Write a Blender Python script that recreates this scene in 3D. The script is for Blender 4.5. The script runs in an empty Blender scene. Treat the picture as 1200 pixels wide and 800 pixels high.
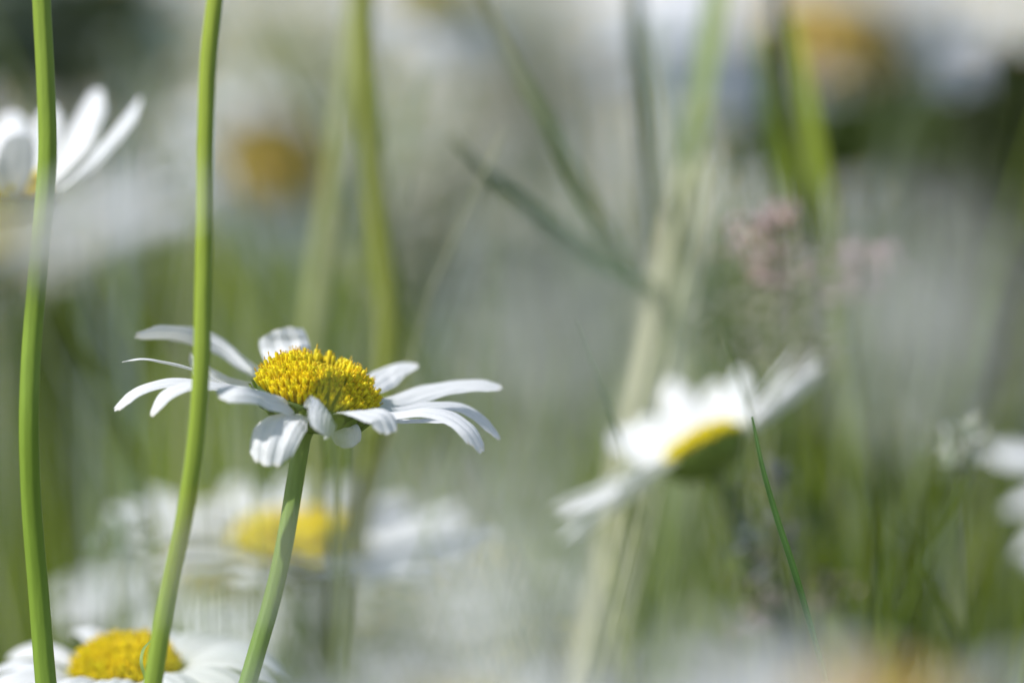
import bpy, math, random
import numpy as np
from mathutils import Vector, Matrix
# ------------------------------------------------------------------ camera, sky, sun, exposure
sc = bpy.context.scene
LENS, SENS = 180.0, 36.0
FOCUS = 0.655
CAM = Vector((0, 0, 0.52)); PITCH = math.radians(-6)
cd = bpy.data.cameras.new('camera'); cam = bpy.data.objects.new('camera', cd)
sc.collection.objects.link(cam); sc.camera = cam
cam.location = CAM; cam.rotation_euler = (math.radians(90) + PITCH, 0, 0)
cd.lens = LENS; cd.sensor_width = SENS; cd.clip_start = 0.01; cd.clip_end = 500
cd.dof.use_dof = True; cd.dof.focus_distance = FOCUS; cd.dof.aperture_fstop = 5.6
RGT = Vector((1, 0, 0)); FWD = Vector((0, math.cos(PITCH), math.sin(PITCH))); UP = RGT.cross(FWD)

SUN_DIR = Vector((-0.66, -0.30, 0.80)).normalized()      # towards the sun
w = bpy.data.worlds.new('World'); sc.world = w; w.use_nodes = True
nt = w.node_tree; bg = nt.nodes['Background']
sky = nt.nodes.new('ShaderNodeTexSky'); sky.sky_type = 'NISHITA'; sky.sun_disc = False
sky.sun_elevation = math.asin(SUN_DIR.z); sky.sun_rotation = math.atan2(SUN_DIR.x, SUN_DIR.y)
nt.links.new(sky.outputs[0], bg.inputs[0]); bg.inputs[1].default_value = 0.12
sl = bpy.data.lights.new('sun', 'SUN'); sl.energy = 4.2; sl.angle = math.radians(0.5); sl.color = (1, 0.98, 0.95)
so = bpy.data.objects.new('sun', sl); sc.collection.objects.link(so)
so.rotation_euler = SUN_DIR.to_track_quat('Z', 'Y').to_euler(); so.location = (-2, -1, 3)
sc.view_settings.view_transform = 'Standard'; sc.view_settings.look = 'None'
sc.view_settings.exposure = 0.12; sc.view_settings.gamma = 1
sc.cycles.use_denoising = True; sc.cycles.max_bounces = 8; sc.cycles.transmission_bounces = 6
sc.cycles.use_adaptive_sampling = False

R = random.Random(7)
PX = SENS / LENS / 1200                                  # view-plane width of a photo pixel at distance 1
def P(px, py, d): return CAM + FWD * d + RGT * ((px - 600) * PX * d) + UP * ((400 - py) * PX * d)
def px2m(w_, d): return w_ * PX * d
def ground_z(x, y): return 0.012 * math.sin(x * 2.1) + 0.01 * math.sin(y * 1.7 + x) + max(0, y - 9) ** 1.5 * 0.012

# ------------------------------------------------------------------ materials
def newmat(name):
    m = bpy.data.materials.new(name); m.use_nodes = True
    t = m.node_tree; return m, t, t.nodes['Principled BSDF'], t.nodes['Material Output']
def leafmat(name, trans=0.35, rough=0.5, spec=0.35, attr=True, col=(1, 1, 1), nscale=900, namp=0.25, tint=(1, 1, 1), bump=0.0, stretch=(1, 1, 1)):
    m, t, b, out = newmat(name); N = t.nodes; L = t.links
    tc = N.new('ShaderNodeTexCoord'); mp = N.new('ShaderNodeMapping'); mp.inputs['Scale'].default_value = stretch
    L.new(tc.outputs['Object'], mp.inputs[0])
    nz = N.new('ShaderNodeTexNoise'); nz.inputs['Scale'].default_value = nscale; nz.inputs['Detail'].default_value = 4
    L.new(mp.outputs[0], nz.inputs[0])
    mr = N.new('ShaderNodeMapRange'); mr.inputs[3].default_value = 1 - namp; mr.inputs[4].default_value = 1 + namp
    L.new(nz.outputs[0], mr.inputs[0])
    mul = N.new('ShaderNodeVectorMath'); mul.operation = 'SCALE'
    if attr:
        a = N.new('ShaderNodeAttribute'); a.attribute_name = 'col'; L.new(a.outputs['Color'], mul.inputs[0])
    else:
        mul.inputs[0].default_value = col
    L.new(mr.outputs[0], mul.inputs['Scale'])
    L.new(mul.outputs[0], b.inputs['Base Color']); b.inputs['Roughness'].default_value = rough
    b.inputs['Specular IOR Level'].default_value = spec
    tr = N.new('ShaderNodeBsdfTranslucent'); tm = N.new('ShaderNodeVectorMath'); tm.operation = 'MULTIPLY'
    L.new(mul.outputs[0], tm.inputs[0]); tm.inputs[1].default_value = tint; L.new(tm.outputs[0], tr.inputs[0])
    if bump:
        bp = N.new('ShaderNodeBump'); bp.inputs['Strength'].default_value = bump; bp.inputs['Distance'].default_value = 0.0002
        L.new(nz.outputs[0], bp.inputs['Height']); L.new(bp.outputs[0], b.inputs['Normal'])
    mx = N.new('ShaderNodeMixShader'); mx.inputs[0].default_value = trans
    L.new(b.outputs[0], mx.inputs[1]); L.new(tr.outputs[0], mx.inputs[2]); L.new(mx.outputs[0], out.inputs[0])
    return m
M_PETAL = leafmat('petal_white', 0.28, 0.55, 0.25, attr=True, nscale=2500, namp=0.05, tint=(1, 1.0, 0.93), bump=0.35)
M_DISC = leafmat('floret_yellow', 0.22, 0.5, 0.3, nscale=1500, namp=0.2, tint=(1, 1, .5))
M_STEM = leafmat('stem_green', 0.12, 0.42, 0.4, nscale=500, namp=0.18, tint=(1, 1.1, .6), bump=0.3, stretch=(3, 3, .35))
M_LEAF = leafmat('leaf_green', 0.35, 0.5, 0.3, nscale=300, namp=0.2, tint=(1.1, 1.2, .6))
M_DRY = leafmat('dry_straw', 0.3, 0.7, 0.2, nscale=300, namp=0.2)

def ground_mat():
    m, t, b, out = newmat('meadow_soil'); N = t.nodes; L = t.links
    tc = N.new('ShaderNodeTexCoord'); nz = N.new('ShaderNodeTexNoise'); nz.inputs['Scale'].default_value = 3; nz.inputs['Detail'].default_value = 8
    L.new(tc.outputs['Object'], nz.inputs[0]); cr = N.new('ShaderNodeValToRGB')
    cr.color_ramp.elements[0].position = .35; cr.color_ramp.elements[0].color = (.07, .09, .03, 1)
    cr.color_ramp.elements[1].position = .65; cr.color_ramp.elements[1].color = (.2, .18, .12, 1)
    L.new(nz.outputs[0], cr.inputs[0]); L.new(cr.outputs[0], b.inputs[0]); b.inputs['Roughness'].default_value = .95
    return m
M_GROUND = ground_mat()

# ------------------------------------------------------------------ mesh helpers
class MB:
    def __init__(s): s.v = []; s.f = []; s.c = []
    def grid(s, rows, col, closed=False):
        """rows: list of equal length vertex rows; col: colour or function(i,j)"""
        o = len(s.v); n = len(rows[0])
        for i, r in enumerate(rows):
            for j, p in enumerate(r):
                s.v.append(tuple(p)); s.c.append(col(i, j) if callable(col) else col)
        for i in range(len(rows) - 1):
            for j in range(n if closed else n - 1):
                k = (j + 1) % n
                s.f.append((o + i * n + j, o + i * n + k, o + (i + 1) * n + k, o + (i + 1) * n + j))
    def poly(s, pts, col):
        o = len(s.v); s.v += [tuple(p) for p in pts]; s.c += [col] * len(pts); s.f.append(tuple(range(o, o + len(pts))))
    def build(s, name, mat, parent=None, origin=None, smooth=True):
        me = bpy.data.meshes.new(name); org = origin or Vector((0, 0, 0))
        me.from_pydata([(x - org[0], y - org[1], z - org[2]) for x, y, z in s.v], [], s.f)
        if s.c:
            a = me.color_attributes.new('col', 'FLOAT_COLOR', 'POINT')
            arr = np.ones((len(s.v), 4), dtype=np.float32); arr[:, :3] = np.array([c[:3] for c in s.c]); a.data.foreach_set('color', arr.ravel())
        me.materials.append(mat)
        if smooth: me.polygons.foreach_set('use_smooth', [True] * len(me.polygons))
        me.update(); o = bpy.data.objects.new(name, me); sc.collection.objects.link(o)
        if parent: o.parent = parent; 
        else: o.location = org
        return o
def tag(o, label=None, cat=None, group=None, kind=None):
    if label: o['label'] = label
    if cat: o['category'] = cat
    if group: o['group'] = group
    if kind or cat: o['kind'] = kind or 'thing'
    return o
def thing(name, label, cat, loc, group=None):
    e = bpy.data.objects.new(name, None); sc.collection.objects.link(e); e.location = loc; e.empty_display_size = .01
    return tag(e, label, cat, group)
def catmull(pts, n):
    pts = [Vector(p) for p in pts]; m = len(pts)
    if m == 2: return [pts[0].lerp(pts[1], i / (n - 1)) for i in range(n)]
    h = [max(1e-9, (pts[k + 1] - pts[k]).length) for k in range(m - 1)]; tg = []
    for k in range(m):
        if k == 0: tg.append((pts[1] - pts[0]) / h[0])
        elif k == m - 1: tg.append((pts[-1] - pts[-2]) / h[-1])
        else: tg.append(((pts[k] - pts[k - 1]) / h[k - 1] * h[k] + (pts[k + 1] - pts[k]) / h[k] * h[k - 1]) / (h[k] + h[k - 1]))
    out = []
    for i in range(n):
        u = i / (n - 1) * (m - 1); k = min(int(u), m - 2); t = u - k; q = h[k]
        out.append(pts[k] * (2 * t ** 3 - 3 * t * t + 1) + tg[k] * (q * (t ** 3 - 2 * t * t + t)) + pts[k + 1] * (3 * t * t - 2 * t ** 3) + tg[k + 1] * (q * (t ** 3 - t * t)))
    return out
def lerpl(vals, t):
    u = t * (len(vals) - 1); k = min(int(u), len(vals) - 2); return vals[k] + (vals[k + 1] - vals[k]) * (u - k)
def tube(mb, pts, radii, col, n=36, seg=12, rib=0.06, ribs=7):
    c = catmull(pts, n); rows = []
    ref = Vector((0, 1, 0)) if abs((c[-1] - c[0]).normalized().y) < .8 else Vector((1, 0, 0))
    for i, p in enumerate(c):
        t = (c[min(i + 1, n - 1)] - c[max(i - 1, 0)]).normalized()
        x = ref.cross(t).normalized(); y = t.cross(x); r = lerpl(radii, i / (n - 1)); row = []
        for k in range(seg):
            a = 2 * math.pi * k / seg; rr = r * (1 + rib * math.cos(ribs * a + i * .04))
            row.append(p + x * (rr * math.cos(a)) + y * (rr * math.sin(a)))
        rows.append(row)
    mb.grid(rows, (lambda i, j: col(i / (n - 1))) if callable(col) else col, closed=True)
    mb.poly(list(rows[0])[::-1], col(0) if callable(col) else col); mb.poly(rows[-1], col(1) if callable(col) else col)
def mixc(a, b, t): return tuple(a[i] + (b[i] - a[i]) * t for i in range(3))
def jit(c, s, R=R):
    k = 1 + R.uniform(-s, s); return (c[0] * k * (1 + R.uniform(-s, s) * .4), c[1] * k, c[2] * k * (1 + R.uniform(-s, s) * .6))

PW = (.88, .89, .92)
def petal(mb, pts, normal, width, prof=(.32, .62, .85, 1.0, 1.0, .93, .68), cup=.18, ridge=.05, n=20, m=15, col=PW, twist=0, notch=.02, seed=0, tiproll=0.0, crumple=0.0):
    """a petal sheet along centreline pts; normal: Vector or list of Vectors along it"""
    rr = random.Random(seed); c = catmull(pts, 60)
    L = sum((c[i + 1] - c[i]).length for i in range(59))
    ns = [Vector(v) for v in normal] if isinstance(normal, (list, tuple)) and not isinstance(normal[0], (int, float)) else [Vector(normal)] * 2
    ph = rr.uniform(-.3, .3); rows = []
    nph = rr.uniform(0, 6)
    def at(t):
        t = max(0, min(1, t)); u = t * 59; k = min(int(u), 58); return c[k].lerp(c[k + 1], u - k), (c[k + 1] - c[k]).normalized()
    for i in range(n):
        t = i / (n - 1); row = []
        for j in range(m):
            u = -1 + 2 * j / (m - 1)
            trim = 1 - .13 * abs(u) ** 2.6 - notch * max(0, math.cos((u + ph * .3) * 3.0 * math.pi)) * -1 - notch * .7 * math.sin(u * 9 + nph)
            te = t * min(trim, 1.02) if t > .5 else t * (1 + (min(trim, 1.02) - 1) * (t / .5))
            p, tn = at(te)
            nn = lerpl(ns, te); nn = (nn - tn * nn.dot(tn)).normalized()
            if twist: nn = Matrix.Rotation(twist * te, 3, tn) @ nn
            sd = tn.cross(nn)
            wv = lerpl(prof, te) * width * .5 * (1 + .03 * math.sin(te * 9 + nph))
            h = -cup * wv * (u * u) + ridge * wv * math.cos(u * math.pi * 3 + ph) * min(1, te * 2.5) * (1 - te * .3)
            h += .02 * wv * math.sin(te * 14 + nph + u * 2)
            if m > 30: h += (.012 * math.cos(u * 27 + nph + .6 * math.sin(te * 3)) + .018 * math.sin(u * 4.1 + te * 5 + nph) + .012 * math.sin(te * 31 + u * 5)) * wv
            if tiproll: h -= tiproll * wv * max(0, te - .75) * 4
            row.append(p + sd * (u * wv) + nn * h)
        rows.append(row)
    def cc(i, j):
        t = i / (n - 1); g = max(0, 1 - t * 5)
        if m > 30 and t > .97 and math.sin(j * 1.3 + nph * 3) > .45: return (.62, .55, .38)
        return mixc(col, (col[0] * .82, col[1] * .88, col[2] * .55), g * .7)
    mb.grid(rows, cc)

def frame(N, Xhint=RGT):
    N = N.normalized(); X = (Xhint - N * Xhint.dot(N)).normalized(); Y = N.cross(X); return N, X, Y
def disc_mesh(mb, C, N, X, Y, r, h, nflo, seg=6, R=R, long=1.0, col=(.98, .81, .012)):
    # base dome
    rows = []
    for i in range(9):
        a = i / 8 * math.pi / 2; rows.append([C + X * (r * .88 * math.cos(a) * math.cos(k * math.pi / 10)) + Y * (r * .88 * math.cos(a) * math.sin(k * math.pi / 10)) + N * (h * .86 * math.sin(a)) for k in range(20)])
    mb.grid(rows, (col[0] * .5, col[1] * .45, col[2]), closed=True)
    for i in range(nflo):
        f = math.sqrt((i + .5) / nflo); a = i * 2.399963 + R.uniform(-.05, .05)
        e = math.acos(min(1, f)); rad = Vector((math.cos(a), math.sin(a)))
        dirr = X * rad.x + Y * rad.y
        rr = r * f; hh = h * .86 * math.sqrt(max(0, 1 - (f * .97) ** 2))
        base = C + dirr * rr * .97 + N * (hh - r * .16 * f ** 5)
        nd = (N * (1.05 - .35 * f * f) + dirr * (f * .58)).normalized()
        open_ = f > .42 + R.uniform(-.1, .1)
        ln = r * (.09 + (.13 if open_ else .0) * long + R.uniform(-.02, .05) + (R.uniform(0, .10) * long if open_ and R.random() < .25 else 0))
        fr = r * (1.05 / math.sqrt(nflo)) * (1.0 if open_ else .95)
        nd = (nd + X * R.uniform(-.12, .12) + Y * R.uniform(-.12, .12)).normalized()
        a1 = nd.orthogonal().normalized(); a2 = nd.cross(a1)
        prof = [(-.3, .62), (.35, .66), (.72, .98 if open_ else .9), (.92, 1.0 if open_ else .7), (1.0, .72 if open_ else .25)]
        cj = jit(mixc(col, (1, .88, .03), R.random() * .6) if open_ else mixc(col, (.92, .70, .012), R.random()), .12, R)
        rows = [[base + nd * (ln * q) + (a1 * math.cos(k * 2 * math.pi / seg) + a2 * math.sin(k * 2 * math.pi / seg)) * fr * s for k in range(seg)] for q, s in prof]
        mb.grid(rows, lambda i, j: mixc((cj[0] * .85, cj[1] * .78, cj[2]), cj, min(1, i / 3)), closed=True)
        if open_ and seg >= 6 and nflo > 300:   # reflexed lobes and a style
            for k in range(5):
                b = k * 2 * math.pi / 5 + i; dv = a1 * math.cos(b) + a2 * math.sin(b); tv = nd.cross(dv)
                q = base + nd * ln * .95 + dv * fr * .7
                mb.poly([q - tv * fr * .35, q + tv * fr * .35, q + dv * fr * .75 + nd * fr * .25], cj)
            if R.random() < .5:
                q = base + nd * ln; st = nd * r * R.uniform(.04, .09)
                mb.grid([[q + (a1 * math.cos(k * 2.1) + a2 * math.sin(k * 2.1)) * fr * .22 for k in range(3)], [q + st + (a1 * math.cos(k * 2.1) + a2 * math.sin(k * 2.1)) * fr * .34 for k in range(3)]], (.9, .6, .02), closed=True)
                q2 = q + st; mb.poly([q2 + (a1 * math.cos(k * 2.1) + a2 * math.sin(k * 2.1)) * fr * .34 for k in range(3)], (.9, .6, .02))
        else:
            mb.poly(rows[-1], cj)
def bract_mesh(mb, C, N, X, Y, r, depth, sr, R=R):
    rows = []; prof = [(1.0, .03), (1.04, -.02), (.97, -.35), (.78, -.68), (.5, -.9), (.25, -1.02), (sr / r, -1.25)]
    for s, z in prof:
        rows.append([C + (X * math.cos(k * math.pi / 16) + Y * math.sin(k * math.pi / 16)) * r * s + N * depth * z for k in range(32)])
    mb.grid(rows, (.09, .14, .03), closed=True)
    for ring, (r0, z0, r1, z1, nb) in enumerate([(.45, -.97, .88, -.55, 15), (.7, -.80, 1.04, -.18, 19), (.88, -.6, 1.13, .10, 23)]):
        for k in range(nb):
            a = (k + ring * .4 + R.uniform(-.15, .15)) * 2 * math.pi / nb; d = X * math.cos(a) + Y * math.sin(a); tv = N.cross(d); wv = r * math.pi / nb * 1.15
            rws = []
            for t, ww in ((0, .7), (.35, 1), (.7, .85), (.9, .5), (1, .12)):
                c0 = C + d * r * (r0 + (r1 - r0) * t) + N * depth * (z0 + (z1 - z0) * t) + (d * .06 - N * .05) * r
                rws.append([c0 + tv * wv * ww * u - (d * .05 * r) * abs(u) for u in (-1, -.6, 0, .6, 1)])
            g = jit((.22, .30, .06), .15, R)
            mb.grid(rws, lambda i, j: (.045, .04, .018) if j in (0, 4) or i == 4 else g)

STEMC = (.27, .37, .055)
def stem_pts(top, N, way, base, rec=.006):
    p = [top, top - N * rec] + way + [base]
    return p
def daisy(label, C, N, scale=1.0, petals=18, seed=1, e0=10, e1=-25, L=.0175, W=.0062, way=(), base=None, detail=1, angles=None, group=None,
          disc_r=.0078, disc_h=.0042, stem_r=.0011, stemcol=STEMC, one_mesh=False, cat='flower', pcol=PW, dcol=(.98, .81, .012), ov=None, Xh=RGT, discdetail=None):
    rr = random.Random(seed); N, X, Y = frame(N, Xh)
    if base is None: base = Vector((C.x + rr.uniform(-.04, .04), C.y + rr.uniform(-.0, .05), 0)); base.z = ground_z(base.x, base.y)
    t = thing('daisy', label, cat, base, group)
    r = disc_r * scale; h = disc_h * scale
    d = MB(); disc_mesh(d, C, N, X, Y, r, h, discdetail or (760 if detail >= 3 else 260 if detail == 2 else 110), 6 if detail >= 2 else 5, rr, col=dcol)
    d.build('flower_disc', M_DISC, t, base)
    b = MB(); bract_mesh(b, C, N, X, Y, r * 1.02, .0036 * scale, stem_r, rr); b.build('bracts', M_LEAF, t, base)
    s = MB(); top = C - N * (.0036 * scale * 1.0)
    wl = [Vector(x) for x in way]
    lo = wl[-1] if wl else top - N * .03
    tube(s, [top] + ([top - N * .012] if not wl else []) + wl + [lo.lerp(base, .5) + Vector((rr.uniform(-.006, .006), 0, 0)), base], [stem_r * .95, stem_r, stem_r * 1.05, stem_r * 1.1, stem_r * 1.3], lambda u: mixc(stemcol, (stemcol[0] * .75, stemcol[1] * .9, stemcol[2]), u), n=60 if detail > 1 else 30, seg=20 if detail > 1 else 10)
    s.build('stem', M_STEM, t, base)
    if ov is not None:
        for q in ov: q(t, base)
        return t
    allp = MB()
    az = angles or [i * 360 / petals + rr.uniform(-6, 6) for i in range(petals)]
    for i, a in enumerate(az):
        ee0, ee1, ll = e0, e1, L
        if isinstance(a, tuple): a, ee0, ee1, ll = (list(a) + [e0, e1, L][len(a) - 1:])[:4]
        ll = ll * scale * rr.uniform(.9, 1.08); ee0 += rr.uniform(-7, 7); ee1 += rr.uniform(-14, 14)
        ar = math.radians(a); dv = X * math.cos(ar) + Y * math.sin(ar); side = N.cross(dv)
        p = C + dv * r * .93 - N * (.0002 + .0003 * (i % 2)); pts = [p]; bend = rr.uniform(-.12, .12)
        for k in range(7):
            e = math.radians(ee0 + (ee1 - ee0) * (k / 6) ** 1.2)
            p = p + (dv * math.cos(e) + N * math.sin(e) + side * bend * k / 6).normalized() * (ll / 7); pts.append(p)
        nrm = [N * math.cos(math.radians(q)) - dv * math.sin(math.radians(q)) for q in (ee0, (ee0 + ee1) / 2, ee1)]
        mb = allp if one_mesh else MB()
        petal(mb, pts, nrm, W * scale * rr.uniform(.85, 1.12), seed=seed * 50 + i, cup=rr.uniform(.1, .45), ridge=.06, n=18 if detail > 1 else 9, m=13 if detail > 1 else 7, twist=rr.uniform(-.35, .35), col=jit(pcol, .03, rr))
        if not one_mesh: mb.build('petal', M_PETAL, t, base)
    if one_mesh: allp.build('petal_ring', M_PETAL, t, base)
    return t
def strip(mb, pts, widths, col, normal=None, n=24, fold=.35):
    c = catmull(pts, n); rows = []
    for i, p in enumerate(c):
        t = (c[min(i + 1, n - 1)] - c[max(i - 1, 0)]).normalized(); nn = normal or Vector((-.55, -.83, .1))
        nn = (nn - t * nn.dot(t)).normalized(); sd = t.cross(nn); wv = lerpl(widths, i / (n - 1)) * .5
        rows.append([p + sd * wv * u - nn * wv * fold * abs(u) * -1 for u in (-1, -.5, 0, .5, 1)])
    mb.grid(rows, (lambda i, j: col(i / (n - 1))) if callable(col) else col)
def blade(label, pts, wpx, col, base=None, group=None, name='wild_grass', normal=None, fold=.35, mat=None, cat='grass', n=30):
    """pts (px,py,d) from tip down; wpx widths in photo pixels; runs on down to the ground"""
    V = [P(*p) for p in pts]; d = pts[-1][2]
    if base is None:
        dr = (V[-1] - V[-2]); k = V[-1].z / max(.25, abs(dr.z / max(dr.length, 1e-6))) 
        base = Vector((V[-1].x + dr.x / max(1e-4, abs(dr.z)) * .12, V[-1].y + .01, 0)); base.z = ground_z(base.x, base.y)
    t = base; mb = MB(); wm = [px2m(x, d) for x in wpx]
    mid = V[-1].lerp(base, .5); mid.x = V[-1].x * .65 + base.x * .35
    strip(mb, V + [mid, base], wm + [wm[-1]] * 2 if len(wm) == len(V) else wm, col, normal, n=n, fold=fold)
    o = mb.build(name, mat or M_LEAF, None, base); return tag(o, label, cat, group)
def stalk(label, pts, rpx, col, name='wild_plant', group=None, cat='plant', n=60, seg=16, base=None, mat=None):
    V = [P(*p) for p in pts]; d = pts[-1][2]; dr = V[-1] - V[-2]
    if base is None:
        base = Vector((V[-1].x + dr.x / max(1e-4, abs(dr.z)) * .15, V[-1].y + .01, 0)); base.z = ground_z(base.x, base.y)
    mid = V[-1].lerp(base, .5); mid.x = V[-1].x * .6 + base.x * .4
    mb = MB(); tube(mb, V + [mid, base], [px2m(x, d) for x in rpx], col, n=n, seg=seg)
    o = mb.build(name, mat or M_STEM, None, base); return tag(o, label, cat, group)

# ------------------------------------------------------------------ setting: ground and the far meadow
g = MB(); rows = []
ys = [-20, -5, -1] + [i * .25 for i in range(0, 40)] + [10 + i for i in range(0, 30)] + [45, 60, 90, 150]
xs = [-120, -60, -30, -15, -8, -4] + [i * .25 for i in range(-12, 13)] + [4, 8, 15, 30, 60, 120]
for y in ys: rows.append([(x, y, ground_z(x, min(y, 40))) for x in xs])
g.grid(rows, (.1, .1, .05)); o = g.build('ground', M_GROUND, None, Vector((0, 0, 0))); tag(o, kind='structure')
from mathutils import noise as mn
GREENS = [(.06, .10, .015), (.10, .15, .02), (.2, .27, .07), (.16, .22, .11)]
STRAW = [(.62, .60, .52), (.52, .52, .46), (.66, .66, .62), (.56, .60, .58)]
def meadow(name, n, y0, y1, hmin, hmax, label, seed, straw=.4, wid=.0022):
    rr = random.Random(seed); mb = MB()
    for _ in range(n):
        y = y0 + (y1 - y0) * rr.random() ** 1.3; hw = .10 * y + .35; x = rr.uniform(-hw, hw)
        z0 = ground_z(x, y); pn = mn.noise(Vector((x * 3.5, y * 1.6, 3.1)))
        st = rr.random() < straw + pn * .9
        col = jit(rr.choice(STRAW if st else GREENS), .2, rr)
        h = rr.uniform(hmin, hmax); lean = Vector((rr.gauss(0, .22), rr.gauss(0, .2), 0)) * h
        wv = wid * rr.uniform(.6, 1.5) * (1 + y * .25); a = rr.uniform(0, 3.14); sd = Vector((math.cos(a), math.sin(a), 0)) * wv * .5
        b = Vector((x, y, z0)); rws = []
        for t, ww in ((0, 1), (.35, 1), (.7, .8), (1, .1)):
            c = b + Vector((0, 0, h * t * (1 - .1 * t))) + lean * t * t; rws.append([c - sd * ww, c + sd * ww])
        mb.grid(rws, col)
    o = mb.build(name, M_LEAF, None, Vector((0, 0, 0)), smooth=False); tag(o, label, 'grass', kind='stuff')
meadow('meadow_grass', 26000, 1.25, 9.0, .16, .42, 'far green and straw coloured meadow grass melted into the soft background', 3, straw=.55)
meadow('ground_cover', 9000, .05, 2.4, .05, .24, 'low grass growing below the daisies', 4, straw=.25)
meadow('hillside_grass', 9000, 8.5, 24, .3, .6, 'distant meadow grass behind the flowers', 6, straw=.3, wid=.004)

def far_daisies():
    rr = random.Random(12); mb = MB(); n = 0
    while n < 850:
        y = rr.uniform(1.7, 6.5); hw = .1 * y + .25; x = rr.uniform(-hw, hw); z = rr.uniform(.26, .46)
        if mn.noise(Vector((x * 3, y * 1.2, 9.3))) < -.2: continue
        n += 1; C = Vector((x, y, z)); N, X, Y = frame(Vector((rr.gauss(-.1, .3), rr.gauss(-.35, .3), 1)))
        for k in range(16):
            a = k * math.pi / 8 + rr.uniform(-.1, .1); d = X * math.cos(a) + Y * math.sin(a); s = N.cross(d); r0, r1 = .008, .024
            dr = rr.uniform(-.2, .1)
            mb.grid([[C + d * r0 - s * .0016, C + d * r0 + s * .0016], [C + d * .017 + N * .001 - s * .0032, C + d * .017 + N * .001 + s * .0032], [C + d * r1 + N * r1 * dr - s * .002, C + d * r1 + N * r1 * dr + s * .002]], PW)
        rows = [[C + (X * math.cos(k * .785) + Y * math.sin(k * .785)) * .0085 * q + N * z2 for k in range(8)] for q, z2 in ((1, 0), (.8, .003), (.3, .0045))]
        mb.grid(rows, (.8, .5, .02), closed=True); mb.poly(rows[-1], (.8, .5, .02))
        b = Vector((x + rr.uniform(-.03, .03), y + .02, ground_z(x, y))); sd = RGT * .0011
        mb.grid([[b - sd, b + sd], [C - N * .001 - sd, C - N * .001 + sd]], (.2, .28, .06))
    o = mb.build('far_daisies', M_PETAL, None, Vector((0, 0, 0))); tag(o, 'many far white daisies melted into soft pale spots', 'flowers', kind='stuff')
far_daisies()

# ------------------------------------------------------------------ soft plants of the middle distance
def tuft(label, px, pytop, d, wpx, n, cols, seed, lean=0, wb=5, spread=.3, group='soft grass tufts behind the daisies', mat=None, botpx=None):
    rr = random.Random(seed); c = P(px, pytop, d); b0 = Vector((c.x, c.y, ground_z(c.x, c.y))); mb = MB(); H = c.z - b0.z; W = px2m(wpx, d)
    for _ in range(n):
        h = H - px2m(rr.triangular(-40, 420, 60), d); x = rr.uniform(-.5, .5) * W; y = rr.gauss(0, W * .35)
        b = b0 + Vector((x * .6, y * .6, 0)); tip = b0 + Vector((x + rr.gauss(0, W * .5 * spread) + (lean + rr.gauss(.02, .13)) * h, y, h)); mid = b.lerp(tip, .55) + Vector((-(tip.x - b.x) * .25, 0, .04))
        t2 = tip.lerp(mid, .22) + Vector((rr.gauss(0, .003), 0, .002)); ww = px2m(wb * rr.uniform(.5, 1.3), d); strip(mb, [tip, t2, mid, b], [px2m(.6, d), ww * .8, ww, ww], jit(rr.choice(cols), .15, rr), Vector((rr.gauss(-.4, .5), -1, .2)), n=14)
    o = mb.build('grass_tuft', mat or M_LEAF, None, b0); return tag(o, label, 'grass', group)
def leafy(label, px, py, d, rx, ry, n, lpx, cols, seed, group=None, name='leafy_plant', stemc=(.12, .16, .05), asp=.45, cat='plant'):
    rr = random.Random(seed); c = P(px, py, d); b0 = Vector((c.x, c.y, ground_z(c.x, c.y)))
    t = thing(name, label, cat, b0, group); RX, RY = px2m(rx, d), px2m(ry, d)
    s = MB(); f = MB(); ns = max(3, n // 14); tips = []
    for k in range(ns):
        tp = c + Vector((rr.uniform(-.8, .8) * RX, rr.gauss(0, .35) * RX, rr.uniform(-.3, .9) * RY)); tips.append(tp)
        tube(s, [tp, b0.lerp(tp, .5) + Vector((rr.uniform(-.01, .01), 0, 0)), b0 + Vector((rr.uniform(-.01, .01), rr.uniform(-.01, .01), 0))], [px2m(3, d) * .5, px2m(6, d) * .5], stemc, n=12, seg=7)
    for k in range(n):
        a = rr.uniform(0, 6.28); q = math.sqrt(rr.random()); p = c + Vector((math.cos(a) * q * RX, rr.gauss(0, .4) * RX, math.sin(a) * q * RY))
        dr = Vector((rr.gauss(0, 1), rr.gauss(0, .6), rr.gauss(.4, .7))).normalized(); l = px2m(lpx, d) * rr.uniform(.6, 1.3)
        strip(f, [p, p + dr * l * .5 + Vector((0, 0, l * .06)), p + dr * l], [l * .06, l * asp, l * asp * .8, l * .04], jit(rr.choice(cols), .2, rr), Vector((rr.gauss(0, .6), -1, rr.gauss(.3, .6))), n=7)
    s.build('stem', M_STEM, t, b0); f.build('leaves', M_LEAF, t, b0); return t
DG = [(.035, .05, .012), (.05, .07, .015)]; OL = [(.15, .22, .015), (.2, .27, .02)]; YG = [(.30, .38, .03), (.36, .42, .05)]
BG = [(.30, .37, .36), (.36, .43, .42)]; GG = [(.32, .38, .26), (.38, .43, .32)]; CR = [(.66, .64, .50), (.6, .58, .46)]; BE = [(.60, .57, .53), (.64, .62, .59)]
GRP = 'soft leafy plants behind the daisies'
leafy('dark leafy plant in the upper right corner, shade put into its leaf colour', 1205, 270, .86, 70, 190, 900, 60, DG, 1, GRP)  # dark leaf colour stands in for the shade in this corner
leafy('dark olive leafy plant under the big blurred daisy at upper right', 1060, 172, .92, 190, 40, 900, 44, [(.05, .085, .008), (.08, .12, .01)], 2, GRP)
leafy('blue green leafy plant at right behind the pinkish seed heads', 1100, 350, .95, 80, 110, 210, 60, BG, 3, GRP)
leafy('dark leafy plant in the top left corner', 70, 40, .98, 150, 85, 480, 50, DG + DG + BG, 4, GRP)
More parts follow.
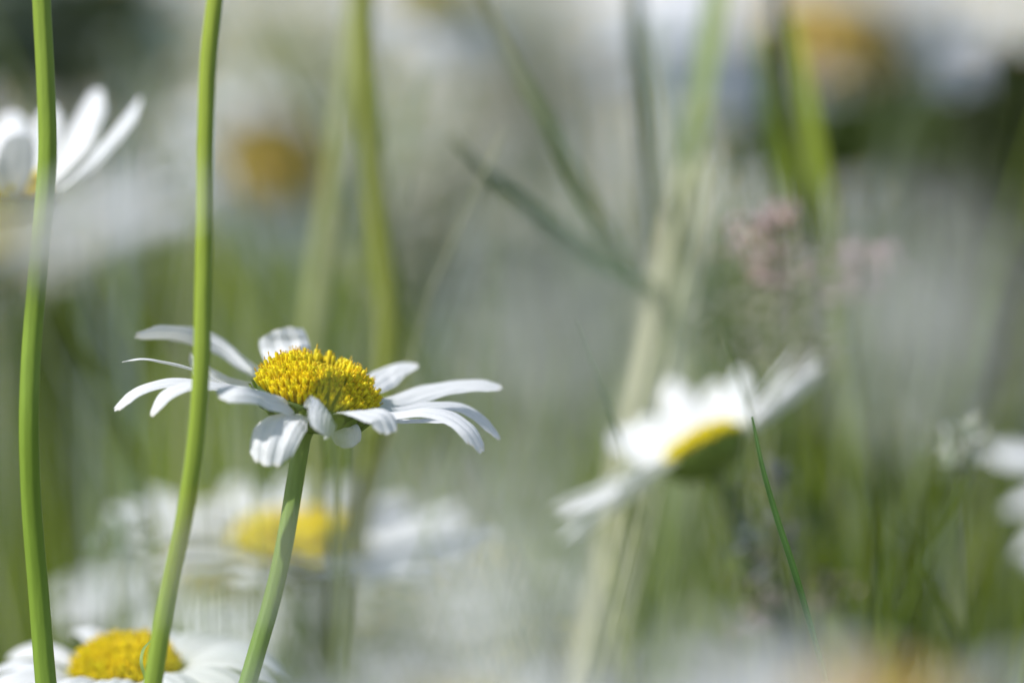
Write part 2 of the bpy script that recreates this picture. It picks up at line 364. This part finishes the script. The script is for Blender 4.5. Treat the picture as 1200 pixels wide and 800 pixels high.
leafy('olive leafy plant between the left stems, below the blurred white petals', 90, 410, 1.0, 110, 60, 170, 50, OL + DG, 27, GRP)
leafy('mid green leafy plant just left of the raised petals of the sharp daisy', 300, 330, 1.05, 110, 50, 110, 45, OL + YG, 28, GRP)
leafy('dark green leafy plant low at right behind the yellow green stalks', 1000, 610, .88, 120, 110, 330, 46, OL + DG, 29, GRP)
leafy('cream coloured dry plant at top between the two sharp stems and the olive stem', 340, 90, 1.1, 90, 70, 150, 50, CR, 5, GRP)
leafy('pale beige dry plant right of the olive stems', 525, 280, .95, 70, 120, 230, 60, BE, 6, GRP)
leafy('pale beige dry plant left of the top centre', 610, 90, 1.35, 70, 120, 220, 60, BE + [(.5, .5, .5)], 7, GRP)
leafy('pale grey green plant left of the straw coloured stem', 650, 390, .98, 80, 80, 200, 60, [(.5, .54, .52), (.56, .58, .56)], 8, GRP)
leafy('pale sandy dry plant between the pinkish seed heads and the leaning daisy', 930, 350, 1.0, 110, 80, 150, 50, CR + GG, 9, GRP)
leafy('pale dry plant below the sharp daisy at bottom centre', 520, 640, 1.2, 170, 120, 260, 60, BE + CR, 10, GRP)
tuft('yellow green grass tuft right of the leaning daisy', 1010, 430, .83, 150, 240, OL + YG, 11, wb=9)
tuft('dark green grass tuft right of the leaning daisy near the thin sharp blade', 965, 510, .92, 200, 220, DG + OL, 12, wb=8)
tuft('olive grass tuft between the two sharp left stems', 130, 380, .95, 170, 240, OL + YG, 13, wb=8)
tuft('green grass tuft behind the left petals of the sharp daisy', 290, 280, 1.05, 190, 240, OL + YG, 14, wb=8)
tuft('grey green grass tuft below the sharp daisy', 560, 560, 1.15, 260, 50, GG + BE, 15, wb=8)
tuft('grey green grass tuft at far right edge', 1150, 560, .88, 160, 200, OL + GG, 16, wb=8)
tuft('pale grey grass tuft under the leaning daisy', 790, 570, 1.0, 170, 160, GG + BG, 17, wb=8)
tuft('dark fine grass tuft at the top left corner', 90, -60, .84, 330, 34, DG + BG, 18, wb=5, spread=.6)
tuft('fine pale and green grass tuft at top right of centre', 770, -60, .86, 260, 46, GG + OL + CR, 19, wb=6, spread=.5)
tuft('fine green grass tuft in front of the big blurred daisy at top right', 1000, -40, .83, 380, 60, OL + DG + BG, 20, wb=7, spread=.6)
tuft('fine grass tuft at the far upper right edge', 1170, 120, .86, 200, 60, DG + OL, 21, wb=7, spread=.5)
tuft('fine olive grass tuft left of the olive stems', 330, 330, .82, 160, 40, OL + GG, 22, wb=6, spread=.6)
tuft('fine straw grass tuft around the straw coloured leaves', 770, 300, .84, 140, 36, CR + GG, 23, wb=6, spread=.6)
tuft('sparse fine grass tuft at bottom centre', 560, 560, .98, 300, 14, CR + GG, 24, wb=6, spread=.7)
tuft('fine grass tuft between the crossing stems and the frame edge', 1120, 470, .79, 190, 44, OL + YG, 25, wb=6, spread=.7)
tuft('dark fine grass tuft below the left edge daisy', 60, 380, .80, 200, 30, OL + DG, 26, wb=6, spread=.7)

tuft('sparse grass stalks left of the leftmost stem, at the top', 10, -60, 0.76, 120, 9, BG+GG, 200, wb=7, spread=0.5, group='sparse soft grass stalks')
tuft('sparse dark grass stalks between the leftmost stem and the second one, at the top', 130, -60, 0.77, 160, 9, DG+BG, 201, wb=9, spread=0.5, group='sparse soft grass stalks')
tuft('bright green grass stalks below the blurred white petals at left', 150, 330, 0.77, 190, 22, YG+OL, 202, wb=7, spread=0.5, group='sparse soft grass stalks')
tuft('bright green grass stalks left of the raised petals of the sharp daisy', 280, 250, 0.80, 170, 20, YG+OL, 203, wb=9, spread=0.5, group='sparse soft grass stalks')
tuft('sparse grass stalks rising behind the mustard disc', 300, 20, 0.75, 150, 7, CR+GG, 204, wb=7, spread=0.5, group='sparse soft grass stalks')
tuft('sparse grass stalks behind the right petals of the sharp daisy', 570, 330, .80, 200, 5, GG+OL, 205, wb=9, spread=0.5, group='sparse soft grass stalks')
tuft('green grass stalks at the top, between the grey green blade and the light green blade', 730, -60, 0.785, 130, 12, OL+GG+BG, 206, wb=7, spread=0.5, group='sparse soft grass stalks')
tuft('green grass stalks at the top in front of the large blurred daisy', 930, -60, 0.775, 200, 14, YG+OL+BG, 207, wb=9, spread=0.5, group='sparse soft grass stalks')
tuft('dark grass stalks at the upper right edge', 1150, 60, 0.80, 150, 24, DG+OL, 208, wb=7, spread=0.5, group='sparse soft grass stalks')
tuft('blue green grass stalks right of the pinkish seed heads', 1100, 190, 0.80, 170, 14, BG+GG, 209, wb=9, spread=0.5, group='sparse soft grass stalks')
tuft('yellow green grass stalks right of the thin sharp blade', 1010, 450, 0.74, 190, 48, YG+OL, 210, wb=7, spread=0.5, group='sparse soft grass stalks')
tuft('dark grass stalks around the thin sharp blade', 920, 540, 0.75, 190, 42, DG+BG+OL, 211, wb=9, spread=0.5, group='sparse soft grass stalks')
tuft('green grass stalks at the lower right edge', 1140, 480, 0.75, 150, 30, YG+GG, 212, wb=7, spread=0.5, group='sparse soft grass stalks')
tuft('straw grass stalks left of the leaning daisy', 770, 240, 0.80, 120, 9, CR, 213, wb=9, spread=0.5, group='sparse soft grass stalks')
tuft('pale grass stalks under the leaning daisy', 760, 620, 0.76, 200, 12, BG+GG+CR, 214, wb=7, spread=0.5, group='sparse soft grass stalks')
tuft('sparse pale grass stalks at bottom centre', 540, 600, 0.79, 260, 8, CR+GG, 215, wb=9, spread=0.5, group='sparse soft grass stalks')
tuft('sparse green grass stalks at the bottom left behind the stems', 120, 430, 0.77, 220, 26, YG+OL+BG, 216, wb=7, spread=0.5, group='sparse soft grass stalks')

tuft('dark olive grass stalks low at right between the thin sharp blade and the crossing stems', 1010, 500, 0.715, 170, 18, OL+DG+DG, 300, wb=6, spread=1.0, group='sparse soft grass stalks')
tuft('green grass stalks low at the right edge beside the crossing stems', 1150, 560, 0.71, 110, 10, OL+YG, 301, wb=6, spread=1.0, group='sparse soft grass stalks')
tuft('fine green grass stalks crossing behind the dark pointing blade at the top centre', 690, 40, 0.745, 170, 9, OL+DG+GG, 302, wb=6, spread=1.0, group='sparse soft grass stalks')
tuft('bright fine grass stalks just right of the wide straw leaves', 850, 120, 0.74, 90, 8, YG+OL, 303, wb=6, spread=1.0, group='sparse soft grass stalks')
tuft('olive grass stalks left of the second sharp stem, under the blurred daisy', 150, 380, 0.725, 130, 12, OL+YG+DG, 304, wb=6, spread=1.0, group='sparse soft grass stalks')
tuft('fine dark grass stalks at the far left edge', -10, 300, 0.72, 60, 8, DG+OL, 305, wb=6, spread=1.0, group='sparse soft grass stalks')
tuft('fine grass stalks right of the second sharp stem near the top', 300, 130, 0.74, 120, 7, OL+CR, 306, wb=6, spread=1.0, group='sparse soft grass stalks')
tuft('dark green grass stalks at the right edge above the edge daisy', 1150, 240, 0.75, 110, 16, DG+OL, 307, wb=6, spread=1.0, group='sparse soft grass stalks')

# ------------------------------------------------------------------ softened stems and blades
stalk('thick olive soft stem right of a paler twin behind the sharp daisy', [(424, -60, .735), (428, 60, .735), (436, 190, .735), (450, 300, .735), (456, 370, .735), (450, 450, .735), (437, 530, .735), (420, 620, .74), (395, 760, .745)], [13] * 6, (.26, .29, .05))
stalk('pale straw soft stem left of its olive twin, crossing it at the top', [(432, -60, .752), (415, 60, .752), (395, 200, .752), (376, 320, .752), (366, 420, .752), (372, 560, .755)], [13] * 5, (.42, .46, .22), mat=M_DRY)
for dx, ww, cc, lb in ((-14, 20, (.62, .61, .42), 'left'), (8, 19, (.52, .53, .34), 'middle'), (28, 13, (.62, .62, .48), 'right')):
    blade('%s strand of the three wide straw coloured leaves behind the leaning daisy' % lb, [(815 + dx, 190, .742), (790 + dx, 300, .742), (768 + dx, 400, .742), (746 + dx, 500, .742), (726 + dx, 620, .742), (696 + dx, 740, .742), (680 + dx, 820, .742)], [ww * .5, ww, ww * 1.1, ww * 1.1, ww * 1.1, ww * 1.1, ww * 1.1], cc, name='straw_grass', cat='grass', group='wide straw coloured leaves behind the leaning daisy', mat=M_DRY)
blade('grey green soft blade slanting down from the top centre', [(540, -60, .725), (590, 50, .725), (640, 140, .725), (690, 230, .73), (745, 330, .74), (790, 430, .76)], [8, 11, 16, 20, 12, 7], lambda u: mixc((.30, .27, .22), (.14, .22, .06), min(1, u * 3)))
blade('dark soft blade pointing up left at centre, crossing the grey green blade', [(528, 160, .722), (575, 205, .724), (640, 258, .728), (700, 303, .733), (755, 332, .74), (800, 352, .75)], [3, 12, 22, 25, 20, 12], (.07, .14, .06))
blade('thin pale grass tip sticking up right at centre', [(592, 150, .70), (578, 180, .70), (560, 215, .70)], [2, 3, 2], (.4, .4, .25))
blade('dark green soft blade at top right of centre', [(745, -40, .755), (750, 60, .755), (757, 130, .755), (762, 240, .76), (770, 420, .78)], [16, 22, 20, 16, 12], (.05, .08, .03))
blade('wide light green soft blade at top right of the dark one', [(850, -60, .755), (835, 40, .755), (818, 140, .755), (800, 240, .76), (790, 400, .765)], [28, 32, 28, 20, 14], (.34, .42, .18))
blade('pale grey green soft blade between the dark and light green ones', [(765, 20, .77), (775, 90, .77), (790, 190, .77), (796, 300, .77)], [10, 20, 24, 18], (.42, .46, .38))
blade('left of two yellow green soft blades below the big blurred daisy', [(892, 40, .76), (908, 140, .76), (925, 210, .76), (938, 300, .765)], [14, 26, 24, 12], (.34, .42, .05))
blade('right of two yellow green soft blades below the big blurred daisy', [(928, 20, .755), (948, 130, .755), (962, 210, .755), (975, 300, .76)], [12, 22, 26, 12], (.34, .42, .06))
stalk('dark grey soft stem passing in front of the big blurred daisy', [(908, -60, .76), (915, 40, .76), (925, 140, .76), (938, 230, .77), (950, 330, .78)], [7, 8, 8, 7], (.10, .11, .08))
blade('thin green blade rising to a fine tip at centre right', [(676, 376, .670), (690, 412, .674), (708, 455, .682), (724, 500, .69), (742, 580, .735), (760, 700, .76)], [2, 6, 9, 11, 12, 12], (.08, .18, .04))
blade('thin sharp green blade below the leaning daisy', [(882, 488, .66), (893, 540, .658), (910, 600, .657), (930, 660, .656), (955, 745, .656), (975, 820, .656)], [3, 6, 8, 9, 8, 8], (.07, .15, .035), fold=.8)
blade('hair thin dark blade rising above the leaning daisy', [(845, 390, .69), (862, 430, .69), (880, 490, .69)], [2, 3, 4], (.15, .18, .08))
stalk('dark olive soft stem between the two sharp left stems', [(75, 340, .735), (95, 400, .735), (125, 460, .735), (155, 530, .735), (175, 600, .735), (190, 700, .74)], [5, 7, 7, 7], (.10, .14, .02))
stalk('right stem of a dark crossing pair at lower right', [(1138, 556, .705), (1115, 600, .705), (1088, 650, .705), (1060, 720, .705)], [2, 3, 3.5], (.09, .14, .015))
stalk('left stem of a dark crossing pair at lower right', [(1040, 600, .708), (1075, 640, .708), (1100, 690, .708), (1125, 760, .708)], [2, 3.5, 4], (.08, .12, .015))

blade('green blurred blade close in front of the sharp daisy, hazing its disc', [(384, 418, .585), (392, 480, .585), (398, 600, .585), (402, 760, .585)], [6, 16, 18, 18], (.12, .16, .03))
# unseen leafy plant, added beyond the left edge to shade the daisies behind
def shade_weed():
    rr = random.Random(77); b0 = Vector((-.19, .80, 0)); t = thing('added_shade_weed', 'unseen leafy plant added beyond the left edge to shade the daisies behind', 'plant', b0)
    s_ = MB(); f = MB()
    for k in range(7):
        top = Vector((rr.uniform(-.24, -.10), rr.uniform(.76, .95), rr.uniform(.66, .78))); mid = Vector((-.19 + rr.uniform(-.02, .02), .80 + rr.uniform(-.02, .02), .45))
        tube(s_, [top, mid, b0 + Vector((rr.uniform(-.01, .01), rr.uniform(-.01, .01), 0))], [.0015, .003, .004], (.15, .2, .06), n=20, seg=8)
    for k in range(60):
        u = rr.random(); p = Vector((-.215 + .13 * u + rr.gauss(0, .02), .785 + .15 * u + rr.gauss(0, .025), .70 + rr.gauss(0, .03)))
        dr = Vector((rr.gauss(0, 1), rr.gauss(0, 1), rr.gauss(0, .35))).normalized(); l = rr.uniform(.02, .04)
        strip(f, [p, p + dr * l * .5 + Vector((0, 0, .003)), p + dr * l], [.002, l * .45, l * .35, .001], jit((.08, .12, .03), .2, rr), Vector((rr.gauss(0, .4), -.3, 1)), n=7)
    s_.build('stem', M_STEM, t, b0); f.build('leaves', M_LEAF, t, b0)
shade_weed()

def seedhead(label, px, py, d, w_, h_, n, col, seed, gpx=9, group='soft grass seed heads', droop=0):
    rr = random.Random(seed); c = P(px, py, d); b0 = Vector((c.x + rr.uniform(-.03, .03), c.y + .01, 0)); t = thing('seed_head_grass', label, 'grass', b0, group)
    s = MB(); tube(s, [c + Vector((0, 0, px2m(h_ * .5, d))), c, c.lerp(b0, .5) + Vector((.01, 0, 0)), b0], [px2m(1.5, d), px2m(2.5, d), px2m(3.5, d)], (.2, .24, .08), n=24, seg=8)
    f = MB()
    for k in range(n):
        u = rr.uniform(-.5, .5); p = c + Vector((rr.gauss(0, .28) * px2m(w_, d) * (1 - abs(u)), rr.gauss(0, .2) * px2m(w_, d), u * px2m(h_, d)))
        l = px2m(gpx, d) * rr.uniform(.7, 1.3); dr = Vector((rr.gauss(0, .6), rr.gauss(0, .5), rr.gauss(.6, .5))).normalized()
        strip(f, [p, p + dr * l * .5, p + dr * l], [l * .15, l * .55, l * .1], jit(col, .25, rr), n=5, fold=.6)
        if k % 3 == 0: tube(s, [p, Vector((c.x, c.y, p.z - l * .8))], [px2m(.6, d)] * 2, (.3, .28, .2), n=3, seg=4)
    s.build('stem', M_STEM, t, b0); f.build('spikelets', M_DRY, t, b0)
seedhead('pinkish soft grass seed head at right, the left one of the pair', 905, 292, .722, 95, 90, 130, (.50, .38, .36), 21, 15)
seedhead('pinkish soft grass seed head at right, the right one of the pair', 1012, 320, .73, 100, 60, 120, (.46, .37, .36), 22, 15)
seedhead('brownish loose seed head below the pinkish pair', 930, 370, .745, 170, 130, 160, (.50, .47, .42), 23, 14)
seedhead('pale grey green seed head above the crossing stems at lower right', 1125, 525, .705, 60, 60, 40, (.45, .5, .4), 24, 16)
seedhead('dark twisted seed head just right of the leaning daisy', 900, 620, .712, 80, 150, 70, (.22, .24, .22), 25, 16)
seedhead('brown seed head behind the lower end of the thin sharp blade', 885, 710, .71, 80, 60, 40, (.33, .29, .25), 26, 13)
seedhead('brown seed head left of the crossing stems at lower right', 965, 690, .715, 90, 50, 40, (.3, .28, .18), 27, 13)
seedhead('small pale green seed head left of the lower blurred daisy', 150, 635, .72, 90, 45, 40, (.4, .48, .38), 28, 14)

# ------------------------------------------------------------------ blurred daisies
def cN(r, u, f): return (RGT * r + UP * u + FWD * f).normalized()     # r right, u up, f away from the camera
GD = 'soft daisies around the sharp one'
daisy('soft daisy at the left edge with petals raised behind the leftmost stem', P(-8, 240, .70), cN(-.05, 1, .04), 1.0, seed=31, detail=2, group=GD,
      angles=[(2, 46, 42, .0215), (32, 58, 54, .0205), (60, 60, 55, .018), (85, 70, 70, .017), (130, 60, 55), (150, 65, 60), (200, 50, 50, .015), (225, 65, 60, .016), (262, 70, 55, .013), (292, 55, 45, .012), (330, 40, 38, .014)], W=.0056, way=[P(-45, 330, .69), P(-70, 520, .69)])
daisy('soft daisy below the sharp one, cut by its stem', P(350, 645, .745), cN(.05, .95, -.20), 1.06, seed=32, disc_r=.0086, disc_h=.0036, detail=2, group=GD, petals=20, e0=18, e1=2, L=.0185)
daisy('fairly sharp daisy at the bottom left corner with its disc cut by the frame', P(149, 792, .680), cN(-.05, .97, -.16), .86, seed=33, detail=3, group=GD, petals=19, e0=32, e1=-42, disc_h=.0055, L=.019)
blade('small curled green tendril in front of the bottom left disc', [(177, 750, .655), (169, 760, .654), (166, 776, .653), (172, 796, .653), (178, 840, .654)], [2, 5, 5, 5, 5], (.3, .4, .12), name='curled_tendril', cat='plant')
daisy('soft leaning daisy right of centre seen from its side', P(824, 526, .718), cN(-.47, .87, .17), 1.0, seed=34, detail=2, group=GD, disc_h=.0016, disc_r=.0057, W=.0053,
      angles=[(0, 8, 5, .0175), (14, 15, 25, .0175), (30, 20, 20, .017), (48, 38, 50, .016), (65, 42, 30, .0165), (85, 45, 55), (104, 42, 25), (120, 40, 35), (138, 30, 0), (155, 15, 0, .018), (172, 8, -12, .019), (188, 5, -2, .018), (203, 4, -14, .019), (222, 8, -6, .014), (350, 25, 35, .015)],
      way=[P(850, 580, .732), P(880, 650, .735), P(925, 740, .74)], stemcol=(.16, .22, .12), pcol=(.9, .91, .93))
daisy('soft daisy at the right edge of the picture', P(1366, 545, .76), cN(-.1, .95, -.3), 1.1, seed=35, detail=2, group=GD, petals=18, e0=10, e1=-45, angles=[0, 40, 85, 130, (163, 20, 0), (184, 10, -25), (201, 0, -50, .019), (218, -5, -45, .019), 250, 290, 330])
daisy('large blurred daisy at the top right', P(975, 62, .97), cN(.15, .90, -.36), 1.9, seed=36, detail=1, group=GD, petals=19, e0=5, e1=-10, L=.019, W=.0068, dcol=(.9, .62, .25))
daisy('blurred daisy with a mustard disc behind the second stem', P(322, 190, .92), cN(.3, .5, -.8), 1.15, seed=37, detail=1, group=GD, petals=14, e0=0, e1=-50, L=.011, W=.0045, dcol=(.9, .6, .12))
daisy('blurred daisy at the top edge left of centre', P(505, 5, .9), cN(.3, .85, -.35), .9, seed=38, detail=1, group=GD, petals=12, e0=0, e1=-40, L=.012)
daisy('large pale blurred daisy at bottom centre', P(545, 690, .86), cN(.08, .97, .12), 1.35, seed=39, detail=1, group=GD, petals=20, e0=12, e1=-10)
daisy('pale blurred daisy at bottom centre, left and below the largest one', P(455, 745, .84), cN(-.1, .96, .1), 1.2, seed=45, detail=1, group=GD, petals=20, e0=15, e1=-5)
daisy('pale blurred daisy at the bottom edge left of the straw leaves', P(620, 790, .82), cN(0, .97, .1), 1.2, seed=46, detail=1, group=GD, petals=20, e0=15, e1=-5)
daisy('pale blurred daisy between the lower left stems, its petals fanning down', P(268, 662, .80), cN(0, .9, -.4), 1.25, seed=40, detail=1, group=GD, angles=[175, 193, 212, 230, 248, 266, 284, 302, 322, 342], e0=0, e1=-28, disc_r=.0055, dcol=(.9, .7, .2))
# nearer the camera than the sharp one
GF = 'blurred daisies close in front of the camera'
daisy('blurred white daisy close in front at the left edge, veiling the leftmost stem', P(-75, 330, .49), cN(-.30, .93, .08), 1.15, seed=41, way=[P(-130, 500, .50), P(-200, 900, .50)], detail=1, group=GF, petals=17, e0=12, e1=-5)
daisy('blurred daisy close in front at the bottom right corner, its yellow disc at the edge', P(1040, 885, .42), cN(.15, .9, -.3), .85, seed=42, detail=1, group=GF, petals=13, e0=10, e1=-5, dcol=(.9, .55, .12))
daisy('blurred white daisy close in front at bottom centre', P(530, 900, .45), cN(.05, .97, -.1), .8, seed=43, detail=1, group=GF, petals=14, e0=25, e1=10)
daisy('blurred white daisy close in front, veiling the stem of the sharp daisy', P(262, 655, .44), cN(.05, 1, .2), .42, seed=44, detail=1, group=GF, petals=9, e0=5, e1=-20, disc_h=.002, stem_r=.0006)

GH = 'daisies so close in front that they only leave a milky haze'
for k_, (x_, y_, d_, sc_, lb_) in enumerate([(1085, 370, .37, .27, 'daisy seen from behind, a milky haze at right above the leaning daisy'), (650, 400, .37, .22, 'daisy seen from behind, a milky haze between the sharp daisy and the leaning one'),
        (560, 710, .38, .36, 'daisy seen from behind, a milky haze at bottom centre')]):
    daisy(lb_, P(x_, y_, d_), cN(.62, -.05, .78), sc_, seed=70 + k_, detail=1, group=GH, petals=11, e0=5, e1=-5, stem_r=.0005, W=.0058)

# ------------------------------------------------------------------ the tall stems at left, carrying heads above the frame
stalk_pts1 = [(49, 0, .65), (54, 100, .65), (56, 180, .65), (50, 260, .65), (43, 340, .65), (37, 410, .65), (34, 490, .65), (37, 590, .652), (45, 690, .654), (54, 800, .655), (60, 860, .655)]
daisy('tall daisy whose stem rises through the frame at far left', P(-60, -1500, .655), cN(-.3, .9, .1), 1.0, seed=51, detail=2, way=[P(0, -900, .652), P(38, -250, .65)] + [P(*p) for p in stalk_pts1], stem_r=.00118, group='tall daisies whose stems cross the picture', discdetail=200, stemcol=(.27, .37, .04))
stalk_pts2 = [(252, 0, .642), (245, 60, .642), (241, 160, .642), (240, 260, .642), (238, 350, .642), (236, 430, .642), (229, 520, .643), (217, 600, .644), (202, 670, .645), (190, 730, .645), (179, 800, .645), (168, 870, .645)]
daisy('tall daisy whose stem crosses in front of the left petals of the sharp daisy', P(440, -1500, .65), cN(.3, .9, .1), 1.0, seed=52, detail=2, way=[P(350, -900, .648), P(272, -200, .644)] + [P(*p) for p in stalk_pts2], stem_r=.00103, group='tall daisies whose stems cross the picture', discdetail=200, stemcol=(.34, .42, .045))

# ------------------------------------------------------------------ the sharp daisy
D0 = .658
C0 = P(370, 466, D0); N0 = cN(.235, .95, -.17)
mm = .001
PET = [  # (px,py,dmm) from base to tip, width px, (normal r,u,f), cup, twist, seed, extra
  dict(p=[(318, 448, 6), (285, 432, 9), (258, 410, 10), (225, 396, 10), (190, 391, 8), (158, 394, 6)], w=25, n=[(.3, .7, .7), (.25, .55, .8), (.2, .6, .8)], cup=-.3),
  dict(p=[(322, 444, 8), (290, 424, 12), (262, 404, 14), (230, 391, 14), (178, 386, 12)], w=34, n=[(.35, .75, .5), (.2, .7, .6)], cup=.2),
  dict(p=[(305, 452, 3), (270, 448, 6), (245, 437, 8), (222, 418, 10)], w=32, n=[(.3, .7, .6), (.3, .6, .8)], cup=.2),
  dict(p=[(310, 458, -1), (262, 448, -2), (228, 433, -3), (195, 424, -4), (165, 420, -5), (143, 424, -5)], w=20, n=[(-.1, .98, -.22), (-.1, .98, .05), (-.2, .97, -.05)], cup=.12),
  dict(p=[(312, 464, -2), (275, 453, -4), (235, 447, -6), (190, 447, -7), (155, 460, -8), (134, 481, -8)], w=25, n=[(0, .92, -.38), (-.2, .9, -.42), (-.45, .75, -.5)], cup=.2),
  dict(p=[(318, 468, -4), (285, 456, -7), (250, 450, -9), (215, 451, -10), (190, 464, -11), (177, 487, -11)], w=27, n=[(0, .93, -.36), (-.2, .9, -.4), (-.6, .55, -.6)], cup=.22),
  dict(p=[(346, 478, -5), (331, 467, -8), (304, 459, -12), (276, 454, -15), (253, 459, -15)], w=50, n=[(.3, .8, -.52), (.1, .85, -.5), (-.1, .9, -.4)], cup=.4, prof=(.6, .95, 1, .95, .8, .6)),
  dict(p=[(352, 484, -7), (338, 488, -10), (325, 500, -13), (318, 520, -14.5), (314, 546, -15)], w=57, n=[(-.05, .9, -.4), (-.15, .6, -.8), (-.25, .2, -.95), (-.15, -.05, -1)], cup=.25, prof=(.4, .75, 1, 1.02, 1, .94, .74), ridge=.065),
  dict(p=[(378, 480, -6), (382, 484, -11), (386, 490, -14.5), (383, 512, -15)], w=52, n=[(.45, .8, -.5), (.6, .1, -.75), (.65, -.3, -.7)], cup=.5, prof=(.6, .85, 1, .85, .5), ridge=.02, notch=.0),
  dict(p=[(398, 486, -6), (412, 482, -10), (430, 482, -12.5), (448, 488, -13.5), (458, 508, -14)], w=38, n=[(.2, .93, -.3), (.25, .9, -.4), (.4, .7, -.6), (.5, .3, -.8)], cup=.15, prof=(.5, .8, .95, 1, .95, .9)),
  dict(p=[(398, 488, -3), (402, 498, -5), (406, 510, -6), (408, 525, -6)], w=34, n=[(0, .3, -.95), (0, .1, -1)], cup=.15),
  dict(p=[(348, 446, 7), (340, 422, 10), (333, 403, 12), (328, 385, 12)], w=56, n=[(0, .5, -.85), (0, .2, -1), (0, .5, -.85)], cup=.2, ridge=.05, prof=(.5, .8, .95, 1.02, 1, .85)),
  dict(p=[(418, 458, 5), (436, 452, 8), (452, 441, 11), (470, 431, 12.5), (491, 428, 13)], w=36, n=[(.1, .85, -.5), (.1, .8, -.6), (-.1, .8, -.6)], cup=.1, prof=(.5, .9, 1, .75, .4), notch=.01),
  dict(p=[(428, 470, 2), (465, 468, 5), (500, 456, 7), (540, 449, 8), (570, 449, 8), (589, 454, 8)], w=36, n=[(.1, .86, -.5), (.15, .9, -.4), (.2, .86, -.46)], cup=.22, prof=(.5, .8, 1, .95, .8, .6)),
  dict(p=[(425, 474, -1), (470, 479, 1), (510, 473, 3), (545, 477, 4), (570, 494, 4), (586, 515, 4)], w=27, n=[(.1, .93, -.35), (.2, .9, -.35), (.5, .75, -.4)], cup=.2),
  dict(p=[(422, 480, -4), (460, 484, -6), (500, 480, -7), (530, 487, -8), (551, 503, -9), (566, 529, -9)], w=33, n=[(.1, .93, -.33), (.15, .92, -.35), (.5, .72, -.5), (.6, .5, -.6)], cup=.25, prof=(.5, .75, .9, 1, 1, .8)),
  dict(p=[(430, 486, 0), (465, 491, 0), (500, 491, 0), (530, 492, 0)], w=26, n=[(.1, .98, -.12), (.15, .98, -.1)], cup=.2),
]
def mk(q, i):
    def f(t, base):
        mb = MB(); pts = [P(a, b, D0 + c * mm) for a, b, c in q['p']]
        petal(mb, pts, [cN(*v) for v in q['n']], px2m(q['w'], D0), cup=q.get('cup', .2), ridge=q.get('ridge', .042), n=48, m=61, twist=q.get('tw', 0), seed=100 + i, notch=q.get('notch', .018), prof=q.get('prof', (.38, .68, .9, 1, 1, .93, .7)), col=PW)
        mb.build('petal', M_PETAL, t, base)
    return f
daisy('sharp white daisy with a bright yellow disc left of centre, the one in focus', C0, N0, 1.0, seed=61, detail=3, ov=[mk(q, i) for i, q in enumerate(PET)],
      way=[P(356, 510, D0 + .001), P(352, 530, D0 + .001), P(345, 570, D0 + .001), P(333, 640, D0), P(318, 705, D0 - .001), P(302, 760, D0 - .002), P(286, 815, D0 - .003), P(270, 870, D0 - .003)], stem_r=.00108, stemcol=(.25, .35, .08), disc_h=.0042, disc_r=.00735)
